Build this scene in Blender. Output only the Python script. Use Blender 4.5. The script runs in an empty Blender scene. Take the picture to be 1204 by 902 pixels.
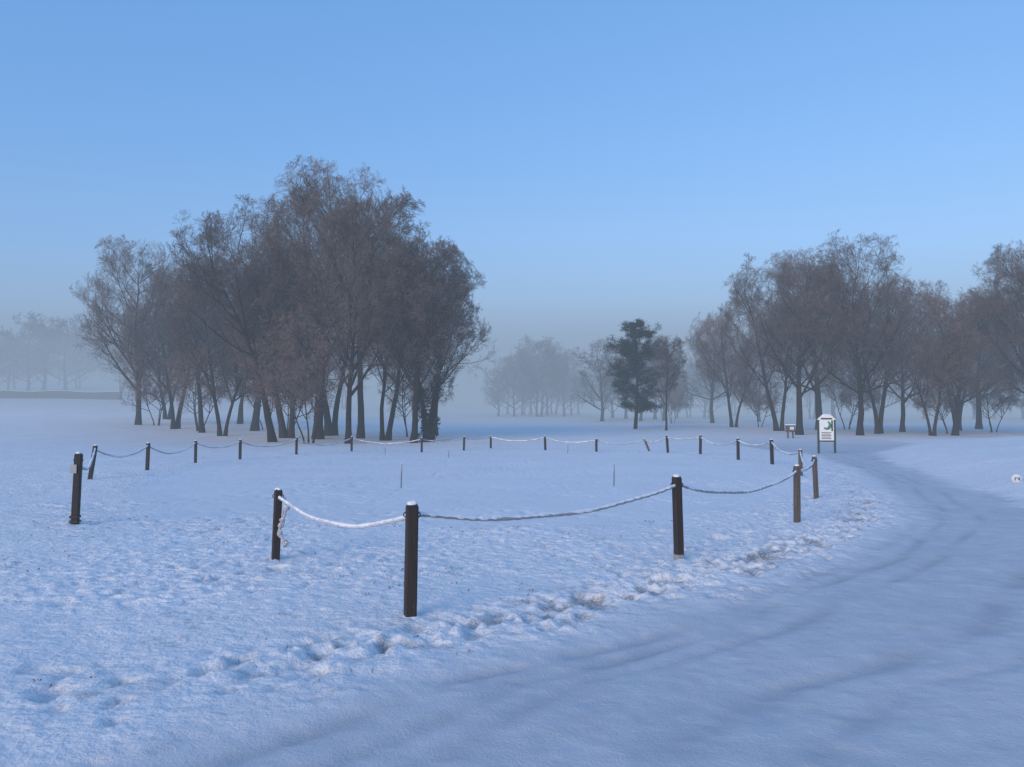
import bpy, math, numpy as np
from mathutils import Vector
scene = bpy.context.scene
R_ = np.random.default_rng

# ------------------------------------------------------------------ helpers
def vnoise(x, y, seed=0):
    xi = np.floor(x).astype(np.int64); yi = np.floor(y).astype(np.int64)
    fx = x-xi; fy = y-yi
    fx = fx*fx*fx*(fx*(fx*6-15)+10); fy = fy*fy*fy*(fy*(fy*6-15)+10)
    def h(a, b):
        v = (a*374761393 + b*668265263 + seed*974634777) & 0xffffffff
        v = ((v ^ (v >> 13))*1274126177) & 0xffffffff
        v = v ^ (v >> 16)
        return (v & 0xffffff)/float(0xffffff)*2-1
    a = h(xi, yi); b = h(xi+1, yi); c = h(xi, yi+1); d = h(xi+1, yi+1)
    return (a*(1-fx)+b*fx)*(1-fy)+(c*(1-fx)+d*fx)*fy
def fbm(x, y, seed=0, o=4):
    s = 0; a = 1; t = 0
    for i in range(o):
        s = s+a*vnoise(x*2**i+i*17.3, y*2**i-i*9.1, seed+i); t += a; a *= .5
    return s/t
def sstep(a, b, x):
    t = np.clip((x-a)/(b-a), 0, 1); return t*t*(3-2*t)

def make_mesh(name, V, F, mats, midx=None, smooth=True):
    me = bpy.data.meshes.new(name)
    V = np.asarray(V, dtype=np.float32)
    if not isinstance(F, list): F = [F]
    F = [np.asarray(f, dtype=np.int32) for f in F if len(f)]
    tot = np.concatenate([np.full(len(f), f.shape[1], dtype=np.int32) for f in F])
    loops = np.concatenate([f.ravel() for f in F])
    start = np.concatenate([[0], np.cumsum(tot)[:-1]]).astype(np.int32)
    me.vertices.add(len(V)); me.vertices.foreach_set('co', V.ravel())
    me.loops.add(len(loops)); me.loops.foreach_set('vertex_index', loops)
    me.polygons.add(len(tot)); me.polygons.foreach_set('loop_start', start)
    me.polygons.foreach_set('use_smooth', np.full(len(tot), smooth, dtype=bool))
    for m in mats: me.materials.append(m)
    if midx is not None: me.polygons.foreach_set('material_index', np.asarray(midx, dtype=np.int32))
    me.update(calc_edges=True)
    return me
def add_obj(name, me, loc=(0, 0, 0), rot=(0, 0, 0), scale=(1, 1, 1), parent=None):
    o = bpy.data.objects.new(name, me); scene.collection.objects.link(o)
    o.location = loc; o.rotation_euler = rot; o.scale = scale
    if parent: o.parent = parent
    return o
def tubes(P, Rr, sides):
    n, k, _ = P.shape
    T = np.gradient(P, axis=1); T /= np.linalg.norm(T, axis=2, keepdims=True)+1e-9
    t0 = T[:, 0]; ref = np.zeros((n, 3)); ref[np.arange(n), np.argmin(np.abs(t0), axis=1)] = 1
    U = np.cross(T, ref[:, None, :]); U /= np.linalg.norm(U, axis=2, keepdims=True)+1e-9
    W = np.cross(T, U)
    a = np.arange(sides)/sides*2*np.pi
    V = P[:, :, None, :]+Rr[:, :, None, None]*(U[:, :, None, :]*np.cos(a)[None, None, :, None]+W[:, :, None, :]*np.sin(a)[None, None, :, None])
    idx = np.arange(n*k*sides).reshape(n, k, sides)
    A = idx[:, :-1, :]; B = np.roll(A, -1, axis=2); D = idx[:, 1:, :]; C = np.roll(D, -1, axis=2)
    return V.reshape(-1, 3), np.stack([A, B, C, D], axis=-1).reshape(-1, 4)
def blades(P, Rr, rng):
    """flat slivers for the finest twigs"""
    n, k, _ = P.shape
    T = P[:, -1]-P[:, 0]; q = np.cross(T, rng.normal(0, 1, T.shape)); q /= np.linalg.norm(q, axis=1, keepdims=True)+1e-9
    o = q[:, None, :]*(Rr*1.4)[:, :, None]
    V = np.stack([P-o, P+o], axis=2).reshape(-1, 3)
    idx = np.arange(n*k*2).reshape(n, k, 2)
    return V, np.stack([idx[:, :-1, 0], idx[:, :-1, 1], idx[:, 1:, 1], idx[:, 1:, 0]], -1).reshape(-1, 4)
class Acc:
    def __init__(s): s.V = []; s.F = []; s.M = []; s.n = 0
    def add(s, V, F, m=0):
        F = np.asarray(F)
        s.V.append(V); s.F.append(F+s.n); s.M.append(np.full(len(F), m)); s.n += len(V)
    def mesh(s, name, mats, smooth=True):
        ks = {}
        for f, m in zip(s.F, s.M): ks.setdefault(f.shape[1], []).append((f, m))
        F = [np.concatenate([a for a, b in v]) for v in ks.values()]
        M = np.concatenate([np.concatenate([b for a, b in v]) for v in ks.values()])
        return make_mesh(name, np.concatenate(s.V), F, mats, M, smooth)

# ------------------------------------------------------------------ materials
def new_mat(name):
    m = bpy.data.materials.new(name); m.use_nodes = True
    nt = m.node_tree; b = nt.nodes['Principled BSDF']
    return m, nt, b
def N(nt, t, **kw):
    n = nt.nodes.new(t)
    for k, v in kw.items():
        if k in n.inputs: n.inputs[k].default_value = v
        else: setattr(n, k, v)
    return n
def mixc(nt, fac, a, b, blend='MIX'):
    n = nt.nodes.new('ShaderNodeMix'); n.data_type = 'RGBA'; n.blend_type = blend
    for s, v in ((0, fac), (6, a), (7, b)):
        if isinstance(v, bpy.types.NodeSocket): nt.links.new(v, n.inputs[s])
        else: n.inputs[s].default_value = v if s == 0 else (*v, 1)
    return n.outputs[2]
def math_(nt, op, a, b=None, clamp=False):
    n = nt.nodes.new('ShaderNodeMath'); n.operation = op; n.use_clamp = clamp
    for s, v in ((0, a), (1, b)):
        if v is None: continue
        if isinstance(v, bpy.types.NodeSocket): nt.links.new(v, n.inputs[s])
        else: n.inputs[s].default_value = v
    return n.outputs[0]
def maprange(nt, v, a, b, c=0., d=1.):
    n = N(nt, 'ShaderNodeMapRange'); nt.links.new(v, n.inputs[0])
    for i, q in enumerate((a, b, c, d)): n.inputs[i+1].default_value = q
    return n.outputs[0]
def noise(nt, scale, detail=4, rough=.5, vec=None):
    n = N(nt, 'ShaderNodeTexNoise'); n.inputs['Scale'].default_value = scale
    n.inputs['Detail'].default_value = detail; n.inputs['Roughness'].default_value = rough
    if vec is None:
        tc = N(nt, 'ShaderNodeTexCoord'); vec = tc.outputs['Object']
    nt.links.new(vec, n.inputs['Vector'])
    return n.outputs['Fac']
def bump(nt, b, h, strength=.5, dist=.02):
    n = N(nt, 'ShaderNodeBump'); n.inputs['Strength'].default_value = strength; n.inputs['Distance'].default_value = dist
    nt.links.new(h, n.inputs['Height']); nt.links.new(n.outputs[0], b.inputs['Normal']); return n

def wood_mat(name, c1, c2, frost=.25):
    m, nt, b = new_mat(name)
    tc = N(nt, 'ShaderNodeTexCoord'); mp = N(nt, 'ShaderNodeMapping'); mp.inputs['Scale'].default_value = (45, 45, 2.2)
    nt.links.new(tc.outputs['Object'], mp.inputs[0])
    g = noise(nt, 1.0, 6, .65, mp.outputs[0])
    col = mixc(nt, maprange(nt, g, .3, .7), c1, c2)
    fn = noise(nt, 90, 5, .75)
    sp = N(nt, 'ShaderNodeSeparateXYZ'); nt.links.new(tc.outputs['Object'], sp.inputs[0])
    low = maprange(nt, sp.outputs[2], .22, .0)
    f = math_(nt, 'MULTIPLY', maprange(nt, fn, .58, .72), math_(nt, 'ADD', frost, math_(nt, 'MULTIPLY', low, .6)), True)
    col = mixc(nt, f, col, (.55, .6, .68))
    nt.links.new(col, b.inputs['Base Color']); b.inputs['Roughness'].default_value = .8
    bump(nt, b, g, .7, .006)
    return m
def plain_mat(name, c, rough=.7, var=.25, scale=12, bmp=.2):
    m, nt, b = new_mat(name)
    n = noise(nt, scale, 3 if bmp == 0 else 5, .6)
    col = mixc(nt, n, tuple(x*(1-var) for x in c), tuple(min(1, x*(1+var)) for x in c))
    nt.links.new(col, b.inputs['Base Color']); b.inputs['Roughness'].default_value = rough
    if bmp: bump(nt, b, n, bmp, .01)
    return m
M_wood = wood_mat('dark_stained_wood', (.012, .008, .006), (.042, .029, .023), .06)
M_wood2 = wood_mat('weathered_wood', (.06, .045, .035), (.15, .115, .09), .12)
M_snowcap = plain_mat('snow_cap', (.83, .85, .88), .7, .06, 30, .5)
M_rope = plain_mat('frosted_rope', (.34, .33, .33), .9, .4, 60, .5)
M_rope_w = plain_mat('snowy_rope', (.55, .57, .61), .9, .3, 50, .5)
M_dark = plain_mat('dark_metal', (.02, .02, .022), .5)
M_grey = plain_mat('grey_plate', (.30, .31, .33), .5)
M_stake = plain_mat('grey_stake', (.13, .13, .14), .6)
M_white = plain_mat('white_paint', (.78, .79, .80), .5, .04)
M_green = plain_mat('dark_green_paint', (.02, .045, .032), .5, .2)
M_green2 = plain_mat('green_print', (.03, .22, .09), .5, .1)
M_soil_lump = plain_mat('frozen_rope_lumps', (.42, .42, .46), .9, .4, 30, .6)

def bark(name, c1, c2, snow=.5, tex=True):
    m, nt, b = new_mat(name)
    oi = N(nt, 'ShaderNodeObjectInfo')
    if tex: col = mixc(nt, noise(nt, 3.0, 3, .65), c1, c2)
    else: col = mixc(nt, .5, c1, c2)
    ge = N(nt, 'ShaderNodeNewGeometry'); sp = N(nt, 'ShaderNodeSeparateXYZ'); nt.links.new(ge.outputs['Normal'], sp.inputs[0])
    f = math_(nt, 'MULTIPLY', maprange(nt, sp.outputs[2], .35, .8), snow)
    col = mixc(nt, f, col, (.55, .56, .60))
    col = mixc(nt, 1.0, col, mixc(nt, oi.outputs['Random'], (.78, .80, .84), (1.22, 1.15, 1.1)), 'MULTIPLY')
    nt.links.new(col, b.inputs['Base Color']); b.inputs['Roughness'].default_value = .9
    b.inputs['Specular IOR Level'].default_value = .1
    return m
M_bark = bark('tree_bark', (.014, .011, .009), (.045, .035, .030), .18)
M_twig = bark('frosted_twigs', (.09, .064, .053), (.16, .122, .104), .3, False)
M_twig2 = bark('reddish_twigs', (.14, .09, .075), (.21, .15, .13), .25, False)
M_ivy = plain_mat('ivy_leaves', (.012, .018, .011), .8, .4, 2, 0)
M_pine = plain_mat('pine_needles', (.016, .032, .022), .8, .5, 1.2, 0)

# ------------------------------------------------------------------ terrain
EY = np.array([-30, -2, 1.0, 3.0, 4.04, 4.85, 5.2, 6.07, 7.3, 9.15, 12.25, 14, 18.5, 25, 36, 50, 3000.])
EX = np.array([-50, -16, -7.0, -3.2, -1.9, -1.3, -.87, .32, 1.6, 3.52, 5.93, 6.87, 8.6, 10.8, 13.4, 13.6, 14.])
RY = np.array([-30, 9.5, 11.5, 13, 17.4, 27.3, 36, 50, 3000.])
RX = np.array([60, 25, 11, 9.3, 10.6, 13.6, 17, 26, 27.])
def base_z(x, y):
    s = np.clip(y-48, 0, 150)
    w = sstep(5, 70, -x)
    c = .0058 + .0015*sstep(40, 0, x) + .0115*w
    z = c*s**1.3
    z = z+.12*fbm(x/14., y/14., 5, 3)*sstep(14, 30, y+np.abs(x)*.6)
    rr = np.interp(y, RY, RX)
    z = z+(.40*sstep(0, 2.5, x-rr)+.30*sstep(1.5, 8, x-rr))*sstep(10, 14, y)*sstep(62, 38, y)
    return z
def masks(x, y):
    wob = .22*fbm(x/1.3, y/1.3, 21, 3)+.10*vnoise(x/.25, y/.25, 24)
    e = np.interp(y, EY, EX); sl = np.gradient(EX, EY); sl = np.interp(y, EY, sl)
    d = (x-e)/np.sqrt(1+sl*sl)+wob
    r = np.interp(y, RY, RX); d2 = (r-x)+wob*1.5
    road = sstep(-.15, .85, d)*sstep(-.3, .5, d2)*sstep(60, 44, y)
    q = np.sqrt(((x+.8)/9.5)**2+((y-25.5)/14.5)**2)
    green = sstep(1.04, .88, q+.05*fbm(x/3, y/3, 8, 2))
    rough = (1-road)*(1-green)
    return road, green, rough, d, d2
RUTS = ((.50, .09, .036), (.85, .07, .028), (1.25, .07, .022), (2.15, .12, .028), (2.6, .09, .022), (3.6, .12, .016), (4.1, .10, .014), (5.6, .13, .010))
def rut_profile(x, y, d):
    s = 0
    dd = d-.22*fbm(x/1.3, y/1.3, 21, 3)-.10*vnoise(x/.25, y/.25, 24)
    for i, (off, wd, dp) in enumerate(RUTS):
        w_ = off+.10*np.sin(y*.35+i)+.04*np.sin(y*1.3+2*i)
        s = s+dp/.02*np.exp(-((dd-w_)/wd)**2)*np.clip(.60+.8*fbm(x/.8, y/.8, 50+i, 2), 0, 1.3)
    return s
def pits(x, y):
    return sstep(.38, .75, vnoise(x/.14+5, y/.16, 90)+.25*vnoise(x/.05, y/.05, 91))*sstep(-.35, .35, fbm(x/2.6, y/2.0, 92, 2))
def ground_z(x, y, fine=True):
    x = np.asarray(x, float); y = np.asarray(y, float)
    z = base_z(x, y)
    road, green, rough, d, d2 = masks(x, y)
    far = sstep(70, 25, y)
    n1 = vnoise(x/.105, y/.105, 31); n2 = vnoise(x/.055+3, y/.055, 32); n3 = fbm(x/.5, y/.5, 33, 3)
    patch = .40+.60*sstep(-.4, .5, fbm(x/1.8, y/1.8, 35, 2))
    clump = (np.maximum(0, n1)**1.1*.028+np.maximum(0, n2)*.020)*patch+n3*.012
    z = z+rough*far*clump
    z = z-rough*far*pits(x, y)*.042
    z = z-green*far*pits(x*.8+40, y*.8)*.022
    z = z+.03*fbm(x/2.2, y/2.2, 34, 3)*far
    z = z-.04*road
    strip = np.exp(-((d+.38)/.42)**2)*sstep(4.3, 5.6, y)*sstep(34, 12, y)
    pit = np.maximum(0, vnoise(x/.15+9, y/.15, 41)+.25)
    z = z-strip*pit*.062+strip*.030*vnoise(x/.06, y/.06, 42)
    z = z-road*.02*rut_profile(x, y, d)
    z = z+road*(.007*fbm(x/.25, y/.25, 51, 3)+.006*np.maximum(0, vnoise(x/.08, y/.08, 57)))
    s2 = np.exp(-((d+1.35)/.18)**2)*sstep(8, 11, y)*sstep(34, 22, y)
    z = z-s2*.07*(.6+.6*vnoise(x/.3, y/.3, 52))
    return z
def gz(x, y): return float(ground_z(np.array([x]), np.array([y]))[0])

def axis(lo, hi, c0, c1, st, g, g2):
    out = list(np.arange(c0, c1, st)); v = out[-1]; s = st
    first = out[0]
    while v < hi:
        s *= (1+g) if v < 75 else (1+g2); v += s; out.append(v)
    v = first; s = st; pre = []
    while v > lo:
        s *= (1+g*2) if v > -75 else (1+g2); v -= s; pre.append(v)
    return np.array(pre[::-1]+out)
ys = axis(-40, 2500, 2.6, 9.5, .026, .0065, .04)
xm = list(np.arange(-6.0, 6.0, .033))
v = xm[-1]; s = .033; up = []
while v < 2200:
    s *= 1.015 if v < 70 else 1.08; v += s; up.append(v)
xs = np.array([-q for q in up[::-1]]+xm+up)
X, Y = np.meshgrid(xs, ys)
Z = ground_z(X, Y)
nx = len(xs); ny = len(ys)
idx = np.arange(nx*ny).reshape(ny, nx)
F = np.stack([idx[:-1, :-1], idx[:-1, 1:], idx[1:, 1:], idx[1:, :-1]], axis=-1).reshape(-1, 4)
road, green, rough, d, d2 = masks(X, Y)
strip = np.exp(-((d+.38)/.38)**2)*sstep(4.3, 5.8, Y)*sstep(34, 9, Y)
soil = strip*sstep(-.05, .55, vnoise(X/.15+9, Y/.15, 41)+.4*vnoise(X/.06, Y/.06, 60)+.35*vnoise(X/1.1, Y/1.1, 61))
soil = np.clip(soil+.34*rough*pits(X, Y)*sstep(24, 8, Y)+.5*rough*sstep(.62, .95, vnoise(X/.35, Y/.35, 62)*.6+vnoise(X/.05, Y/.05, 63)*.6)*sstep(20, 8, Y), 0, 1)
ruts = np.clip(road*rut_profile(X, Y, d), 0, 1.5)

m, nt, b = new_mat('snow_ground'); M_snow = m
def attr(nt, n):
    a = N(nt, 'ShaderNodeAttribute'); a.attribute_name = n; return a.outputs['Fac']
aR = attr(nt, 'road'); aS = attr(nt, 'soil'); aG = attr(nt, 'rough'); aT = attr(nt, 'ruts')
big = noise(nt, .35, 3, .55); midn = noise(nt, 3.0, 3, .6); fine = noise(nt, 45, 4, .7); vf = noise(nt, 160, 1, .6); dim = noise(nt, 13, 2, .55)
c = mixc(nt, maprange(nt, big, .3, .7), (.79, .80, .82), (.85, .86, .88))
cr = mixc(nt, maprange(nt, midn, .3, .7), (.50, .525, .565), (.60, .625, .665))  # compacted road snow, with foreground shade also put into its colour
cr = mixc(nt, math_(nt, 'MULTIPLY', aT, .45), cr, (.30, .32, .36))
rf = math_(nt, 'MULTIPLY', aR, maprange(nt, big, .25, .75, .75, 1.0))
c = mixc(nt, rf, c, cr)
sp = math_(nt, 'MULTIPLY', maprange(nt, fine, .56, .72), math_(nt, 'MULTIPLY', aG, .22))
c = mixc(nt, sp, c, (.40, .42, .46))
c = mixc(nt, math_(nt, 'MULTIPLY', aS, maprange(nt, fine, .35, .6, .3, .9)), c, (.17, .165, .165))
nt.links.new(c, b.inputs['Base Color']); b.inputs['Roughness'].default_value = .65
b.inputs['Specular IOR Level'].default_value = .35
hh = math_(nt, 'ADD', math_(nt, 'MULTIPLY', fine, .7), math_(nt, 'MULTIPLY', vf, .25))
hh = math_(nt, 'ADD', hh, math_(nt, 'MULTIPLY', midn, 1.2))
hh = math_(nt, 'ADD', hh, math_(nt, 'MULTIPLY', math_(nt, 'MULTIPLY', dim, aG), 2.2))
bump(nt, b, hh, .68, .024)
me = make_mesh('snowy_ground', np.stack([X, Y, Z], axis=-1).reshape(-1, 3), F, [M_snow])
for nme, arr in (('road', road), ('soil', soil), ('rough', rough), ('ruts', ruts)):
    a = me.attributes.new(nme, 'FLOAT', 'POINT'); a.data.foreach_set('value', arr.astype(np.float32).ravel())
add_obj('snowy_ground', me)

# ------------------------------------------------------------------ posts
def box_ring(levels, rot=0., bev=.12):
    base = []
    for i in range(4):
        a = i*math.pi/2
        c_, s_ = math.cos(a), math.sin(a)
        for (u, w) in ((1, -1+bev*2), (1, 1-bev*2)):
            base.append((u*c_-w*s_, u*s_+w*c_))
    base = np.array(base); k = len(base)
    cr_, sr_ = math.cos(rot), math.sin(rot)
    base = base@np.array([[cr_, sr_], [-sr_, cr_]])
    V = []
    for (z, h, dx, dy) in levels:
        V.append(np.column_stack([base*h+[dx, dy], np.full(k, z)]))
    V = np.concatenate(V); F = []
    for l in range(len(levels)-1):
        for i in range(k):
            j = (i+1) % k
            F.append((l*k+i, l*k+j, (l+1)*k+j, (l+1)*k+i))
    return V, np.array(F), k
def cap(k, off): return np.array([[off+i for i in range(k)]])
def blob(rng, c, r, squash=1., nu=14, nv=9, amp=.18, bottom=-1):
    th = np.linspace(0, 2*np.pi, nu, endpoint=False); ph = np.linspace(.02, np.pi-.02, nv)
    T, Pp = np.meshgrid(th, ph)
    rr = r*(1+amp*np.sin(T*2+rng.random()*6)*np.sin(Pp*2+rng.random()*6)+amp*.6*np.sin(T*3+rng.random()*6))
    z = np.maximum(np.cos(Pp), bottom)
    V = np.stack([rr*np.sin(Pp)*np.cos(T), rr*np.sin(Pp)*np.sin(T), rr*z*squash], -1).reshape(-1, 3)+np.array(c)
    id_ = np.arange(nu*nv).reshape(nv, nu); A = id_[:-1]; B = np.roll(A, -1, 1); D = id_[1:]; C = np.roll(D, -1, 1)
    return V, np.stack([A, D, C, B], -1).reshape(-1, 4)
posts = [ # x, y, height, half width, lean x, lean y, material(0 dark 1 light), yaw
 (-.83, 6.34, .93, .047, .012, 0, 0, .35), (-2.67, 8.76, .81, .041, .02, .01, 0, .5), (-6.58, 11.66, 1.10, .050, .03, 0, 0, .2),
 (1.90, 8.82, .975, .046, -.02, 0, 0, .3), (4.40, 11.95, .90, .042, .01, 0, 1, .3), (6.26, 15.9, .90, .041, -.03, 0, 1, .2),
 (8.30, 22.2, .79, .046, 0, 0, 1, .3), (8.87, 26.3, .87, .05, -.02, 0, 0, .3), (8.65, 29.5, .85, .05, 0, 0, 0, .1), (8.40, 34.4, .87, .05, .02, 0, 0, .4),
 (7.30, 36.1, .84, .05, -.05, 0, 0, .2), (6.95, 39., .66, .05, -.26, 0, 1, .2), (4.16, 38., .67, .05, 0, 0, 0, .2), (1.73, 40., .75, .05, -.02, 0, 0, .5),
 (-1.17, 42.5, .72, .05, 0, 0, 0, .2), (-2.5, 40., .75, .05, .02, 0, 0, .2), (-4.45, 38., .75, .05, 0, 0, 0, .2),
 (-7.8, 37.5, .75, .05, 0, 0, 0, .1), (-9.2, 32.9, .76, .05, .01, 0, 0, .2), (-10.4, 29.5, .78, .05, 0, 0, 0, .2), (-11.2, 27.3, .81, .05, 0, 0, 0, .4),
 (-11.2, 23.7, .86, .05, .02, 0, 0, .2), (-11.15, 20.4, .92, .05, .13, 0, 0, .2)]
att = []
for i, (x, y, h, hw, lx, ly, mt, yaw) in enumerate(posts):
    rng = R_(100+i); z0 = gz(x, y)-.02
    A = Acc()
    lv = [(-.25, hw, 0, 0), (0, hw, 0, 0), (h*.33, hw*1.01, 0, 0), (h*.66, hw*.99, 0, 0), (h-.03, hw, 0, 0), (h, hw*.72, 0, 0)]
    lv = [(z, q, lx*max(z, 0)/h, ly*max(z, 0)/h) for z, q, _, _ in lv]
    V, Fq, k = box_ring(lv, rot=yaw); A.add(V, Fq, 0); A.add(V[-k:], cap(k, 0), 0)
    V, Fq = blob(rng, (lx, ly, h-.006), hw*.98, .6, amp=.10, bottom=-.15); A.add(V, Fq, 1)
    V, Fq = blob(rng, (0, 0, .005), hw*1.8, .28, amp=.14, bottom=-.5); A.add(V, Fq, 1)
    if i in (0, 3, 4, 5, 1, 2):
        zz = h*.9
        th = np.linspace(0, 2*np.pi, 13)
        ring = np.stack([lx*.9+.020*np.cos(th), np.full(13, 0.)+ly, zz+.020*np.sin(th)], -1)[None]
        for sx in (-1, 1):
            rr = ring.copy(); rr[..., 0] += sx*hw*1.05
            V, Fq = tubes(rr, np.full((1, 13), .005), 6); A.add(V, Fq, 2)
    if i == 3:
        V, Fq, k = box_ring([(0, hw*1.12, 0, 0), (.09, hw*1.12, 0, 0)], rot=yaw); A.add(V, Fq, 3)
    if i == 2:
        V, Fq, k = box_ring([(.80, .05, -.01, -.062), (.93, .05, -.01, -.062)], rot=0); V[:, 1] = (V[:, 1]+.062)*.1-.066
        A.add(V, Fq, 3)
        for zz in (.06, .13):
            V, Fq, k = box_ring([(zz, hw*1.35, 0, 0), (zz+.03, hw*1.35, 0, 0)], rot=yaw); A.add(V, Fq, 2)
    me = A.mesh('wooden_post', [M_wood2 if mt else M_wood, M_snowcap, M_dark, M_grey], smooth=False)
    me.polygons.foreach_set('use_smooth', np.array([p.material_index == 1 for p in me.polygons]))
    add_obj('wooden_post', me, (x, y, z0))
    at = .9*h if i != 1 else .72
    att.append(np.array([x+lx*at/h, y+ly*at/h, z0+at]))

def rope(name, p0, p1, sag, r=.0155, snow=1., white=False, seed=0, sides=10):
    L = np.linalg.norm(p1-p0); k = int(max(24, L/.012)) if p0[1] < 14 else 40
    t = np.linspace(0, 1, k); P = p0[None]*(1-t)[:, None]+p1[None]*t[:, None]
    P[:, 2] -= sag*4*t*(1-t)*(1+.12*(t-.5))
    P[:, 2] += .006*np.sin(t*17+seed); P[:, 1] += .008*np.sin(t*11+seed)
    V, Fq = tubes(P[None], np.full((1, k), r), sides)
    Vr = V.reshape(k, sides, 3); a = np.arange(sides)/sides*2*np.pi
    tw = 1+.12*np.cos(3*a[None]-(t*L/.022)[:, None])
    Vr[:] = P[:, None]+(Vr-P[:, None])*tw[..., None]
    A = Acc(); A.add(Vr.reshape(-1, 3), Fq, 0)
    Ps = P.copy(); Ps[:, 2] += r*.5
    rs = r*snow*np.clip(.88+.22*vnoise(t*L/.05, t*0+seed, 3)+.3*vnoise(t*L/.35, t*0, seed+9), .1, 1.2)
    V, Fq = tubes(Ps[None], rs[None], 8); A.add(V, Fq, 1)
    add_obj(name, A.mesh(name, [M_rope_w if white else M_rope, M_snowcap]))
rp = [(1, 0, .19, 1), (0, 3, .165, 0), (3, 4, .2, 0), (4, 5, .07, 0), (5, 6, .3, 0), (6, 7, .2, 0), (7, 8, .15, 0), (8, 9, .25, 0), (9, 10, .1, 0), (10, 11, .15, 0),
      (11, 12, .2, 0), (12, 13, .18, 0), (13, 14, .2, 0), (14, 15, .1, 0), (15, 16, .15, 0), (16, 17, .25, 0), (17, 18, .3, 0), (18, 19, .25, 0), (19, 20, .2, 0), (20, 21, .3, 0), (21, 22, .27, 0), (22, 2, .3, 0)]
for i, (a, c_, sg, wh) in enumerate(rp):
    rope('rope', att[a], att[c_], sg, r=.0165 if att[a][1] < 13 else .02, snow=1.15 if wh else 1.12, white=bool(wh), seed=i)
A = Acc(); rng = R_(3); p = att[1]+np.array([.06, -.05, 0])
t = np.linspace(0, 1, 40)
P = np.stack([p[0]+.05*np.sin(t*7)*(t+.3)+.02, p[1]+.02*np.cos(t*9), p[2]-.52*t], -1)
V, Fq = tubes(P[None], np.full((1, 40), .014), 8); A.add(V, Fq, 0)
P2 = P.copy(); P2[:, 0] += .03*np.sin(t*14); P2 = P2[8:]
V, Fq = tubes(P2[None], np.full((1, 32), .011), 8); A.add(V, Fq, 0)
for q in (.25, .5, .62, .78, .95, 1.0):
    ii = int(q*39); V, Fq = blob(rng, P[ii]+[rng.normal()*.01, 0, 0], .024+.010*rng.random(), .9, 10, 7, .25); A.add(V, Fq, 0)
    V, Fq = blob(rng, P[ii]+[0, 0, .02], .018, .7, 10, 7, .2); A.add(V, Fq, 1)
add_obj('hanging_rope_end', A.mesh('hanging_rope_end', [M_soil_lump, M_snowcap]))

for i, (x, y, h) in enumerate(((-2.6, 18.1, .62), (2.45, 18.6, .58), (-2.55, 31., .38), (2.6, 36., .5), (-5.6, 34, .45))):
    A = Acc(); t = np.linspace(0, 1, 5)
    P = np.stack([.015*t, 0*t, h*t-.05], -1)[None]
    V, Fq = tubes(P, np.linspace(.014, .012, 5)[None], 8); A.add(V, Fq, 0)
    P = P.copy(); P = P[:, 3:]; V, Fq = tubes(P, np.full((1, 2), .015), 8); A.add(V, Fq, 2)
    V, Fq = blob(R_(i), (.015, 0, h-.05), .016, .7, 8, 6, .1); A.add(V, Fq, 1)
    add_obj('marker_stake', A.mesh('marker_stake', [M_stake, M_snowcap, M_grey]), (x, y, gz(x, y)))

# ------------------------------------------------------------------ sign
def box(cx, cy, cz, sx, sy, sz):
    V, Fq, k = box_ring([(-.5, 1, 0, 0), (.5, 1, 0, 0)], bev=.03)
    V = V*[sx/2, sy/2, sz]+[cx, cy, cz]
    return V, Fq, k
def part(name, boxes, mat, parent):
    A = Acc()
    for bx in boxes:
        V, Fq, k = box(*bx); A.add(V, Fq, 0); A.add(V[:k][::-1], cap(k, 0), 0); A.add(V[k:], cap(k, 0), 0)
    return add_obj(name, A.mesh(name, [mat], smooth=False), parent=parent)
sx, sy = 14.7, 36.
sg = add_obj('information_sign', None, (sx, sy, gz(sx, sy)-.02), (0, 0, math.radians(-12)))
part('leg_left', [(-.36, 0, .78, .09, .09, 1.6)], M_green, sg)
part('leg_right', [(.36, 0, .78, .09, .09, 1.6)], M_green, sg)
part('white_board', [(0, -.02, 1.12, .63, .05, 1.0)], M_white, sg)
part('bottom_rail', [(0, 0, .58, .63, .06, .06)], M_green, sg)
V = np.array([[-.42, -.06, 1.58], [-.2, -.06, 1.80], [.2, -.06, 1.80], [.42, -.06, 1.58], [-.42, .06, 1.58], [-.2, .06, 1.80], [.2, .06, 1.80], [.42, .06, 1.58]])
A = Acc(); A.add(V, [[0, 3, 2, 1], [4, 5, 6, 7], [0, 1, 5, 4], [1, 2, 6, 5], [2, 3, 7, 6], [3, 0, 4, 7]], 0)
add_obj('header', A.mesh('header', [M_white], False), parent=sg)
th = np.linspace(-2.4, 1.2, 16)
P = np.stack([.0+.15*np.cos(th), -.05+0*th, 1.33+.17*np.sin(th)], -1)[None]
A = Acc(); V, Fq = tubes(P, np.interp(np.linspace(0, 1, 16), [0, .5, 1], [.03, .075, .03])[None], 8); V[:, 1] = (V[:, 1]+.05)*.15-.05; A.add(V, Fq, 0)
add_obj('green_emblem', A.mesh('green_emblem', [M_green2]), parent=sg)
part('text_lines', [(-.02, -.048, .98-.07*i, .44-.06*(i % 2), .01, .028) for i in range(5)], M_green, sg)
part('side_band', [(.24, -.048, 1.3, .07, .01, .5)], M_green, sg)
part('dark_header_band', [(0, -.065, 1.63, .5, .012, .07)], M_green, sg)
A = Acc(); V, Fq = blob(R_(1), (0, 0, 1.80), .2, .25, amp=.05, bottom=-.1); V[:, 1] *= .4; A.add(V, Fq, 0)
add_obj('snow_top', A.mesh('snow_top', [M_snowcap]), parent=sg)

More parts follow.
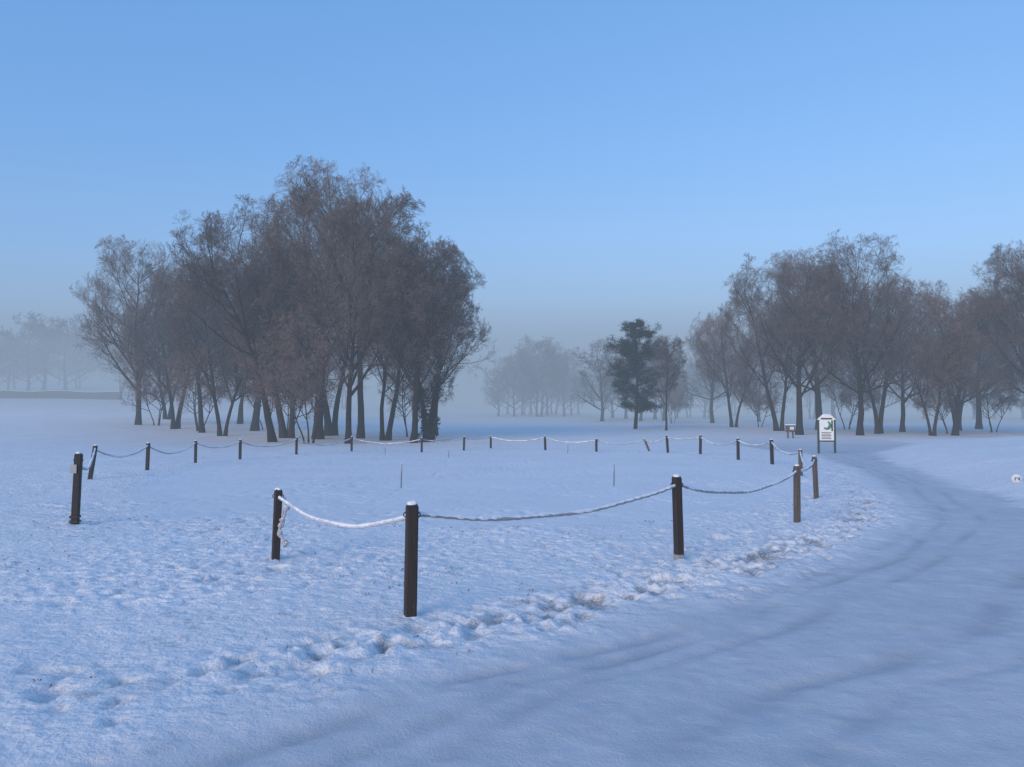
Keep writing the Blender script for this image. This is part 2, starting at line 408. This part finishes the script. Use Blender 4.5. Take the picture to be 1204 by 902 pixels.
bx = add_obj('litter_bin', None, (20.6, 57, gz(20.6, 57)), (0, 0, .2))
part('bin_post', [(-.2, 0, .3, .07, .07, .7), (.2, 0, .3, .07, .07, .7)], M_wood, bx)
part('bin_body', [(0, 0, .72, .55, .4, .5)], M_wood2, bx)
part('bin_front', [(0, -.215, .75, .32, .02, .22)], M_white, bx)
part('bin_snow', [(0, 0, 1.01, .62, .46, .08)], M_snowcap, bx)

mk = add_obj('white_marker', None, (11.62, 17.8, gz(11.62, 17.8)+.08), (0, 0, -.45))
A = Acc(); t = np.linspace(0, 1, 7); P = np.stack([0*t, -.14+.28*t, 0*t], -1)[None]
V, Fq = tubes(P, np.array([[.0, .085, .11, .11, .11, .085, .0]]), 20); A.add(V, Fq, 0)
add_obj('drum', A.mesh('drum', [M_white]), parent=mk)
part('number', [(-.04, -.13, 0, .014, .02, .07), (-.02, -.13, .03, .04, .02, .014), (.03, -.13, 0, .045, .02, .012), (.03, -.13, .03, .045, .02, .012), (.05, -.13, 0, .013, .02, .07)], M_dark, mk)
part('ground_peg', [(0, 0, -.12, .05, .05, .14)], M_wood, mk)

# ------------------------------------------------------------------ thin dead grass stalks
m, nt, b = new_mat('dry_grass'); M_grass = m
n = noise(nt, 3, 2); nt.links.new(mixc(nt, n, (.08, .075, .055), (.18, .155, .12)), b.inputs['Base Color'])
rng = R_(77); Vs = []
tries = rng.uniform([-8, 4.6], [7, 19], (3600, 2)); ro = masks(tries[:, 0], tries[:, 1])[2]
ok = tries[(ro > .7) & (vnoise(tries[:, 0]/.9, tries[:, 1]/.9, 70) > .1)][:420]
for x, y in [tuple(q) for q in ok]:
    z = gz(x, y)
    for j in range(rng.integers(1, 4)):
        a = rng.uniform(0, 6.28); L = rng.uniform(.010, .035); w = .0014; ln = rng.uniform(.3, 1.4)
        ux, uy = math.cos(a), math.sin(a); px_, py_ = -uy*w, ux*w; bxx, byy = x+rng.normal()*.02, y+rng.normal()*.02
        Vs += [(bxx-px_, byy-py_, z-.01), (bxx+px_, byy+py_, z-.01), (bxx+ux*L*ln*.5+px_*.7, byy+uy*L*ln*.5+py_*.7, z+L*.7), (bxx+ux*L*ln, byy+uy*L*ln, z+L*(.9 if ln < .8 else .6))]
Vs = np.array(Vs); Fg = np.arange(len(Vs)).reshape(-1, 4)
Fg = np.concatenate([Fg[:, [0, 1, 2]], Fg[:, [0, 2, 3]]])
add_obj('grass_stalks', make_mesh('grass_stalks', Vs, Fg, [M_grass], smooth=False))

# ------------------------------------------------------------------ trees
def paths(rng, S, D, L, k, wander, up):
    n = len(S); P = np.zeros((n, k+1, 3)); P[:, 0] = S; d = D.copy()
    for i in range(k):
        d = d+rng.normal(0, wander, (n, 3)); d[:, 2] += up/k
        d /= np.linalg.norm(d, axis=1, keepdims=True)
        P[:, i+1] = P[:, i]+d*(L/k)[:, None]
    return P
def kids(rng, P, Rr, L, npar, t0, t1, ang, asd, lf, rf, taper=.55, rmin=.004):
    n, k1, _ = P.shape; k = k1-1
    t = (np.arange(npar)[None]+rng.random((n, npar)))/npar*(t1-t0)+t0
    f = t*k; i0 = np.clip(f.astype(int), 0, k-1); fr = (f-i0)[..., None]; ar = np.arange(n)[:, None]
    a = P[ar, i0]; b_ = P[ar, i0+1]; S = a*(1-fr)+b_*fr
    T = b_-a; T /= np.linalg.norm(T, axis=2, keepdims=True)
    q = rng.normal(0, 1, T.shape); q -= (q*T).sum(2, keepdims=True)*T; q /= np.linalg.norm(q, axis=2, keepdims=True)
    an = rng.normal(ang, asd, t.shape)[..., None]
    D = np.cos(an)*T+np.sin(an)*q
    Ln = L[:, None]*lf*(1-taper*(t-t0)/(t1-t0+1e-9))*rng.uniform(.75, 1.15, t.shape)
    Rp = Rr[ar, i0]*(1-fr[..., 0])+Rr[ar, i0+1]*fr[..., 0]
    Rn = np.maximum(Rp*rf*rng.uniform(.7, 1.1, t.shape), rmin)
    return S.reshape(-1, 3), D.reshape(-1, 3), Ln.ravel(), Rn.ravel()
def crown_limit(V, H, wr, cx, cy, ph, czf=.56):
    """rounds the crown off: points outside an uneven ovoid are pulled softly back"""
    cz = czf*H; q = V.copy()
    f = np.clip(q[:, 2]/H, 0, 1)
    dx = q[:, 0]-cx*f; dy = q[:, 1]-cy*f; dz = q[:, 2]-cz
    th = np.arctan2(dy, dx)
    lob = 1+.12*np.sin(2*th+ph)+.09*np.sin(5*th+ph*2+dz*.5)+.08*np.sin(dz*1.3+ph)
    a = wr*H*lob; b_ = (1-czf)*H*(1+.06*np.sin(3*th+ph))
    rho = np.sqrt((dx/a)**2+(dy/a)**2+(np.maximum(dz, 0)/b_)**2+(np.minimum(dz, 0)/(1.1*H))**2)
    k = .70; w_ = .38
    rn = np.where(rho > k, k+w_*(1-np.exp(-(rho-k)/w_)), rho)/np.maximum(rho, 1e-6)
    q[:, 0] = cx*f+dx*rn; q[:, 1] = cy*f+dy*rn; q[:, 2] = np.where(dz > 0, cz+dz*rn, q[:, 2])
    return q
def tree_mesh(name, seed, H, base=.2, ang=.65, nl=24, n2=10, n3=8, n4=6, n5=2, lean=(0, 0), stems=1, spread=.12, limb=.42, rt=None, tw=M_twig, up=.5, thick=1., wander=.05, droop=0., tap0=.35, th_=.76, wr=.28):
    rng = R_(seed); A = Acc(); rt = rt or H*.0165
    S = np.zeros((stems, 3)); D = np.zeros((stems, 3)); D[:, 2] = 1
    for i in range(stems):
        a = i*6.28/stems+rng.random()
        if stems > 1: S[i, :2] = [.25*math.cos(a), .25*math.sin(a)]; D[i, :2] = [spread*math.cos(a), spread*math.sin(a)]
    D[:, :2] += np.array(lean); D /= np.linalg.norm(D, axis=1, keepdims=True)
    L = np.full(stems, H*th_)*rng.uniform(.85, 1., stems); L[0] = H*th_
    k = 14; P = paths(rng, S, D, L, k, wander, .15)
    P[:, 0, 2] -= .3
    top = P[:, -1].mean(0); cx, cy = top[0]*1.2, top[1]*1.2; ph = seed*1.7
    lim = lambda V: crown_limit(V, H, wr, cx, cy, ph)
    tt = np.linspace(0, 1, k+1); r0 = rt/(stems**.35)
    Rr = np.tile(r0*(1-.90*tt**.9), (stems, 1)); Rr[:, 0] *= 1.45; Rr *= np.array([1.]+[.85]*(stems-1))[:, None]
    V, F_ = tubes(P, Rr, 10); A.add(lim(V), F_, 0)
    lv = [(nl, base, 1., ang, .16, limb, .55, 8, .05, up, 6), (n2, .12, 1., .70, .2, .52, .60, 5, .06, .3, 4), (n3, .1, 1., .70, .22, .56, .6, 3, .06, .15, 3), (n4, .1, 1., .62, .22, .62, .62, 2, .05, .1-droop, 3), (n5, .2, 1., .52, .2, .80, .7, 1, 0, .1-droop, 3)]
    tap = [tap0, .42, .42, .35, .3]
    for li, (npar, t0, t1, an, asd, lf, rf, kk, wa, u, sd) in enumerate(lv):
        if npar == 0: break
        S, D, L2, R2 = kids(rng, P, Rr, L/(th_ if li == 0 else 1), npar, t0, t1, an, asd, lf, rf, tap[li], .0052*thick)
        if li == 0: R2 = np.minimum(R2, r0*.55); R2 = np.maximum(R2, .035)
        P = paths(rng, S, D, L2, kk, wa, u); L = L2
        end = .2 if li < 3 else .6
        Rr = R2[:, None]*(1-(1-end)*np.linspace(0, 1, kk+1))[None]; Rr = np.maximum(Rr, .0042*thick)
        V, F_ = tubes(P, Rr, sd) if li < 3 else blades(P, Rr, rng)
        A.add(lim(V), F_, 0 if li < 2 else 1)
    return A.mesh(name, [M_bark, tw])
TM = {
 'A': tree_mesh('tall_tree_a', 1, 18, .22, .85, 24, 9, 7, 6, 3, limb=.38, up=.75, wr=.27),
 'A2': tree_mesh('tall_tree_b', 2, 18, .26, .72, 15, 9, 7, 6, 3, stems=2, spread=.08, limb=.38, up=.7, wr=.28),
 'B': tree_mesh('spreading_tree_a', 3, 16, .20, 1.0, 24, 9, 7, 6, 3, limb=.44, up=.55, wr=.37),
 'B2': tree_mesh('spreading_tree_b', 4, 16, .22, .85, 15, 9, 7, 6, 3, stems=2, spread=.13, limb=.44, up=.5, wr=.36),
 'C': tree_mesh('leaning_tree', 5, 16, .35, .75, 16, 8, 7, 6, 3, lean=(-.24, .0), limb=.36, up=.7, wander=.05, wr=.27),
 'D': tree_mesh('slender_tree', 6, 15, .30, .7, 18, 8, 7, 6, 3, limb=.30, up=.6, rt=.16, wr=.2),
 'E': tree_mesh('understorey', 7, 9, .22, .85, 12, 8, 6, 5, 2, stems=3, spread=.25, limb=.46, up=.1, rt=.10, tw=M_twig2, droop=.35, wr=.42),
 'F': tree_mesh('far_tree_a', 8, 14, .1, .95, 20, 8, 6, 4, 0, limb=.44, up=.4, thick=3.2, wr=.36),
 'G': tree_mesh('far_tree_b', 9, 14, .1, .8, 14, 8, 6, 4, 0, stems=2, spread=.15, limb=.42, up=.4, thick=3.2, wr=.34),
}
HH = {}
for k_, me_ in TM.items():
    vv = np.empty(len(me_.vertices)*3, dtype=np.float32); me_.vertices.foreach_get('co', vv); vv = vv.reshape(-1, 3)
    HH[k_] = float(vv[:, 2].max())*.985; print(k_, HH[k_], np.percentile(vv[:, 0], [2, 98]), len(me_.polygons))
def put(kind, x, y, H, rot, name='bare_tree', parent=None, wide=1.):
    s = H/HH[kind]
    return add_obj(name, TM[kind], (x, y, gz(x, y)-.05), (0, 0, rot), (s*wide, s*wide, s), parent)
left = [('B', -36.9, 76, 19., .3, .85), ('A2', -31.5, 72, 16.2, 1., 1.05), ('B2', -38.5, 86, 17, 2., .9), ('D', -26.5, 66, 14.8, .5, 1.3), ('B2', -22.9, 61, 14.5, 2.2, .9),
 ('C', -16.1, 52, 15.2, 0., 1.), ('A', -23.4, 70, 17, 1.4, 1.2), ('A2', -16.6, 57, 18.4, 2.5, 1.1), ('A', -14.1, 56, 19.6, .1, 1.1), ('A2', -14.5, 62, 20, 4., 1.1), ('B', -10.6, 50, 17.2, 3.3, .72),
 ('D', -11.4, 58, 19.2, 1.9, 1.2), ('A2', -8.9, 54, 15.2, 5.5, 1.), ('D', -6.55, 51, 14.2, 2.6, 1.3), ('D', -6.2, 62, 14.8, 4.9, 1.4), ('B2', -29, 82, 16, 3.9, 1.)]
for k, x, y, H, r, w in left: put(k, x, y, H, r, wide=w)
right = [('B', 28., 62, 16.4, 1.1, .9), ('A2', 31.4, 66, 15., .4, 1.1), ('A', 23.5, 63, 15.4, 2.2, 1.1), ('A', 30, 75, 17.5, 5, 1.2), ('A2', 25, 72, 16.5, 3, 1.), ('B2', 24.2, 84, 14.5, 2, .9), ('B', 25, 96, 14, 4, 1.),
 ('B', 36.5, 72, 14.5, 1.6, .9), ('B2', 33.8, 62, 12., 4.2, .85), ('A', 36.8, 64, 12., .8, 1.2), ('A', 48.5, 80, 15, 2, 1.2), ('B', 40.6, 60, 15.6, 2.8, .95), ('B2', 46, 66, 17, 5.6, 1.), ('A2', 44, 76, 14.5, 3.4, 1.2), ('B', 20.5, 104, 12., .8, 1.)]
for k, x, y, H, r, w in right: put(k, x, y, H, r, wide=w)
for x, y, H, r in ((-13.2, 50, 8.5, 0), (-17.5, 60, 8.5, 2), (-28, 69, 8.5, 4), (-35, 76, 8, 5), (-8, 60, 8, 3.6), (-23, 72, 8.5, .6),
                   (27, 84, 6.5, 1), (34, 78, 7.5, 2), (45, 72, 7, 3), (38, 67, 6.5, 5), (20, 96, 5.5, 3)):
    put('E', x, y, H, r, name='bare_shrub')

# ivy covered tree
iv = add_obj('ivy_covered_tree', None, (-5.7, 52, gz(-5.7, 52)-.05))
sc_ = 14.4/HH['A2']
o = add_obj('trunk_and_branches', TM['A2'], rot=(0, 0, .9), scale=(sc_*1.1, sc_*1.1, sc_), parent=iv)
rng = R_(12)
vv = np.empty(len(TM['A2'].vertices)*3, dtype=np.float32); TM['A2'].vertices.foreach_get('co', vv); vv = vv.reshape(-1, 3)[:2*15*10]
rings = vv.reshape(2, 15, 10, 3).mean(2)
Vl = []
for s_ in range(2):
    for i in range(13):
        a, c_ = rings[s_, i], rings[s_, i+1]; dens = int(330*(1-i/16.))
        t = rng.random((dens, 1)); p = a*(1-t)+c_*t
        q = rng.normal(0, 1, (dens, 3)); q /= np.linalg.norm(q, axis=1, keepdims=True)
        lump = .5+.3*math.sin(i*1.9+s_*2)
        p = p+q*(rng.uniform(.2, 1, (dens, 1))**.5)*(lump*(1-.035*i))
        Vl.append(p)
C = np.concatenate(Vl)
def leafs(rng, C, size):
    n = len(C); a = rng.normal(0, 1, (n, 3)); a /= np.linalg.norm(a, axis=1, keepdims=True)
    b_ = np.cross(a, rng.normal(0, 1, (n, 3))); b_ /= np.linalg.norm(b_, axis=1, keepdims=True)
    s_ = size*rng.uniform(.6, 1.3, (n, 1))
    V = np.stack([C-a*s_, C+b_*s_*.6, C+a*s_, C-b_*s_*.6], 1).reshape(-1, 3)
    return V, np.arange(n*4).reshape(-1, 4)
V, F_ = leafs(rng, C, .10)
cr_, sr_ = math.cos(.9), math.sin(.9); V = V*[sc_*1.1, sc_*1.1, sc_]; V = np.column_stack([V[:, 0]*cr_-V[:, 1]*sr_, V[:, 0]*sr_+V[:, 1]*cr_, V[:, 2]])
add_obj('ivy', make_mesh('ivy', V, F_, [M_ivy], smooth=False), parent=iv)

# pine
rng = R_(31); A = Acc(); H = 10.7
t = np.linspace(0, 1, 14); P = np.stack([.25*np.sin(t*3), 0*t, -.2+H*.97*t], -1)[None]; Rt = (.2*(1-.9*t))[None]
V, F_ = tubes(P, Rt, 8); A.add(V, F_, 0)
nb = 110; hz = rng.uniform(.14, .98, nb)
prof = np.interp(hz, [.14, .25, .4, .55, .7, .82, .92, 1], [1.9, 2.3, 2.7, 3.0, 2.8, 2.3, 1.5, .5])*rng.uniform(.6, 1.12, nb)
az = rng.uniform(0, 6.28, nb)
S = np.stack([.25*np.sin(hz*3), 0*hz, H*.97*hz], -1); D = np.stack([np.cos(az), np.sin(az), rng.uniform(.0, .45, nb)], -1); D /= np.linalg.norm(D, axis=1, keepdims=True)
PB = paths(rng, S, D, prof, 6, .08, .2); RB = .05*(1-.8*np.linspace(0, 1, 7))[None]*np.ones((nb, 1))
V, F_ = tubes(PB, RB, 4); A.add(V, F_, 0)
S2, D2, L2, R2 = kids(rng, PB, RB, prof, 9, .3, 1., .8, .3, .32, .5, .3)
PP = paths(rng, S2, D2, L2, 3, .1, .2); V, F_ = tubes(PP, np.full((len(S2), 4), .01), 3); A.add(V, F_, 0)
C = PP[:, 1:].reshape(-1, 3); C = np.repeat(C, 14, 0)+rng.normal(0, .14, (len(C)*14, 3))*[1, 1, .7]
n = len(C); dd = rng.normal(0, 1, (n, 3)); dd[:, 2] = abs(dd[:, 2])*.8; dd /= np.linalg.norm(dd, axis=1, keepdims=True)
pp = np.cross(dd, rng.normal(0, 1, (n, 3))); pp /= np.linalg.norm(pp, axis=1, keepdims=True)
V = np.stack([C-pp*.022, C+pp*.022, C+dd*.2], 1).reshape(-1, 3); A.add(V, np.arange(n*3).reshape(-1, 3), 1)
add_obj('pine_tree', A.mesh('pine_tree', [M_bark, M_pine], smooth=False), (12.0, 75, gz(12, 75)))
put('D', 14.4, 72, 9.0, 2.0)

# distant tree masses
def mass(pts, seed):
    e = add_obj('distant_trees', None); rng = R_(seed)
    for i, (x, y, H) in enumerate(pts):
        put('F' if rng.random() < .5 else 'G', x, y, H, rng.random()*6.28, 'tree_%d' % (i+1), e, wide=rng.uniform(1., 1.4))
px = lambda p, d: ((p-602)/904*d, d)
def row(p0, p1, n, d0, d1, h0, h1, seed):
    rng = R_(seed); out = []
    for i in range(n):
        d_ = rng.uniform(d0, d1); p = p0+(p1-p0)*(i+rng.random()*.8)/n
        out.append((*px(p, d_), rng.uniform(h0, h1)))
    return out
mass(row(-60, 105, 11, 130, 160, 9.5, 14.5, 1), 1)
mass([(-2.2, 124, 8.), (-.8, 134, 10), (.4, 122, 10.5), (1.8, 128, 12), (3.2, 131, 13.6), (4.3, 121, 12.8), (5.8, 127, 13.4), (7.2, 133, 12.6), (8.4, 123, 11), (10., 129, 10), (11.5, 133, 8)], 2)
mass(row(705, 850, 10, 100, 128, 8.5, 12, 3), 3)
mass(row(850, 1300, 16, 100, 140, 9.5, 14, 4), 4)
mass(row(110, 500, 8, 108, 138, 9, 13, 5), 5)

# low stone wall on the far left slope
A = Acc(); xs_ = np.linspace(-108, -60, 60); y_ = 118
M_stone = plain_mat('field_stone', (.10, .095, .09), .9, .4, 1.5, .5)
zz = ground_z(xs_, np.full(60, float(y_)), False)
hw_ = .3; hh_ = 1.1+.08*np.sin(xs_*.7)
prof_ = [(-hw_, -.5), (-hw_*.9, 1.), (hw_*.9, 1.), (hw_, -.5)]
V = np.stack([np.stack([xs_, y_+dx+0*xs_, zz+(hh_ if q > 0 else q)], -1) for dx, q in prof_], 1)
id_ = np.arange(240).reshape(60, 4); Fq = np.concatenate([np.stack([id_[:-1, i], id_[1:, i], id_[1:, i+1], id_[:-1, i+1]], -1) for i in range(3)])
A.add(V.reshape(-1, 3), Fq, 0)
V2 = V.copy(); V2[:, 0, 2] = V2[:, 1, 2]+.003; V2[:, 3, 2] = V2[:, 2, 2]+.003; V2[:, 1:3, 2] += .08
A.add(V2.reshape(-1, 3), Fq, 1)
add_obj('stone_wall', A.mesh('stone_wall', [M_stone, M_snowcap], smooth=False))

# ------------------------------------------------------------------ fog (homogeneous volumes, own glow in place of scattered skylight, thinning upwards in layers)
def fog(name, lo, hi, dens, col):
    lo = np.array(lo, float); hi = np.array(hi, float)
    V = np.array([[x, y, z] for z in (lo[2], hi[2]) for y in (lo[1], hi[1]) for x in (lo[0], hi[0])])
    me = make_mesh(name, V, np.array([[0, 2, 3, 1], [4, 5, 7, 6], [0, 1, 5, 4], [2, 6, 7, 3], [0, 4, 6, 2], [1, 3, 7, 5]]), [], smooth=False)
    m = bpy.data.materials.new(name+'_volume'); m.use_nodes = True; nt = m.node_tree; nt.nodes.clear()
    out = N(nt, 'ShaderNodeOutputMaterial'); ab = N(nt, 'ShaderNodeVolumeAbsorption'); em = N(nt, 'ShaderNodeEmission'); ad = N(nt, 'ShaderNodeAddShader')
    ab.inputs['Color'].default_value = (0, 0, 0, 1); ab.inputs['Density'].default_value = dens
    em.inputs['Color'].default_value = (*col, 1); em.inputs['Strength'].default_value = dens
    nt.links.new(ab.outputs[0], ad.inputs[0]); nt.links.new(em.outputs[0], ad.inputs[1]); nt.links.new(ad.outputs[0], out.inputs['Volume'])
    try: m.cycles.emission_sampling = 'NONE'
    except Exception as e: print(e)
    me.materials.append(m); return add_obj(name, me)
fog('mist', (-1800, -300, -30), (1800, 2000, 26), .0031, (.285, .385, .535))
fog('fog_bank', (-1500, 88, -20), (1500, 1900, 15), .016, (.275, .365, .50))
fog('fog_bank', (-1490, 100, -19), (1490, 1890, 25), .007, (.285, .38, .53))
fog('fog_bank', (-1480, 112, -18), (1480, 1880, 42), .0022, (.31, .42, .60))

# ------------------------------------------------------------------ world / sun / camera
w = bpy.data.worlds.new('World'); scene.world = w; w.use_nodes = True; nt = w.node_tree
bg = nt.nodes['Background']; sky = N(nt, 'ShaderNodeTexSky'); sky.sky_type = 'NISHITA'; sky.sun_disc = False
sel = math.radians(14); saz = math.radians(215)
sky.sun_elevation = sel; sky.sun_rotation = saz; sky.air_density = 1.0; sky.dust_density = .6; sky.ozone_density = 2.0
tint = mixc(nt, 1.0, sky.outputs[0], (1.95, 1.75, 1.65), 'MULTIPLY')
colr = mixc(nt, .5, tint, (.5, 3.0, 8.0))   # clear frosty blue added to the physical sky
nt.links.new(colr, bg.inputs['Color']); bg.inputs['Strength'].default_value = .13
sl = bpy.data.lights.new('sun', 'SUN'); sl.energy = 3.0; sl.angle = math.radians(40); sl.color = (1, .79, .60)
so = bpy.data.objects.new('sun', sl); scene.collection.objects.link(so)
dirv = Vector((math.sin(saz)*math.cos(sel), math.cos(saz)*math.cos(sel), math.sin(sel)))
so.rotation_euler = dirv.to_track_quat('Z', 'Y').to_euler(); so.location = dirv*50

cd = bpy.data.cameras.new('camera'); cam = bpy.data.objects.new('camera', cd); scene.collection.objects.link(cam)
cam.location = (0, 0, 1.6); cam.rotation_euler = (math.radians(90+2.6), 0, 0)
cd.sensor_width = 36; cd.lens = 27.03; cd.clip_end = 6000; cd.clip_start = .05
scene.camera = cam
scene.view_settings.view_transform = 'Standard'; scene.view_settings.look = 'None'; scene.view_settings.exposure = 0
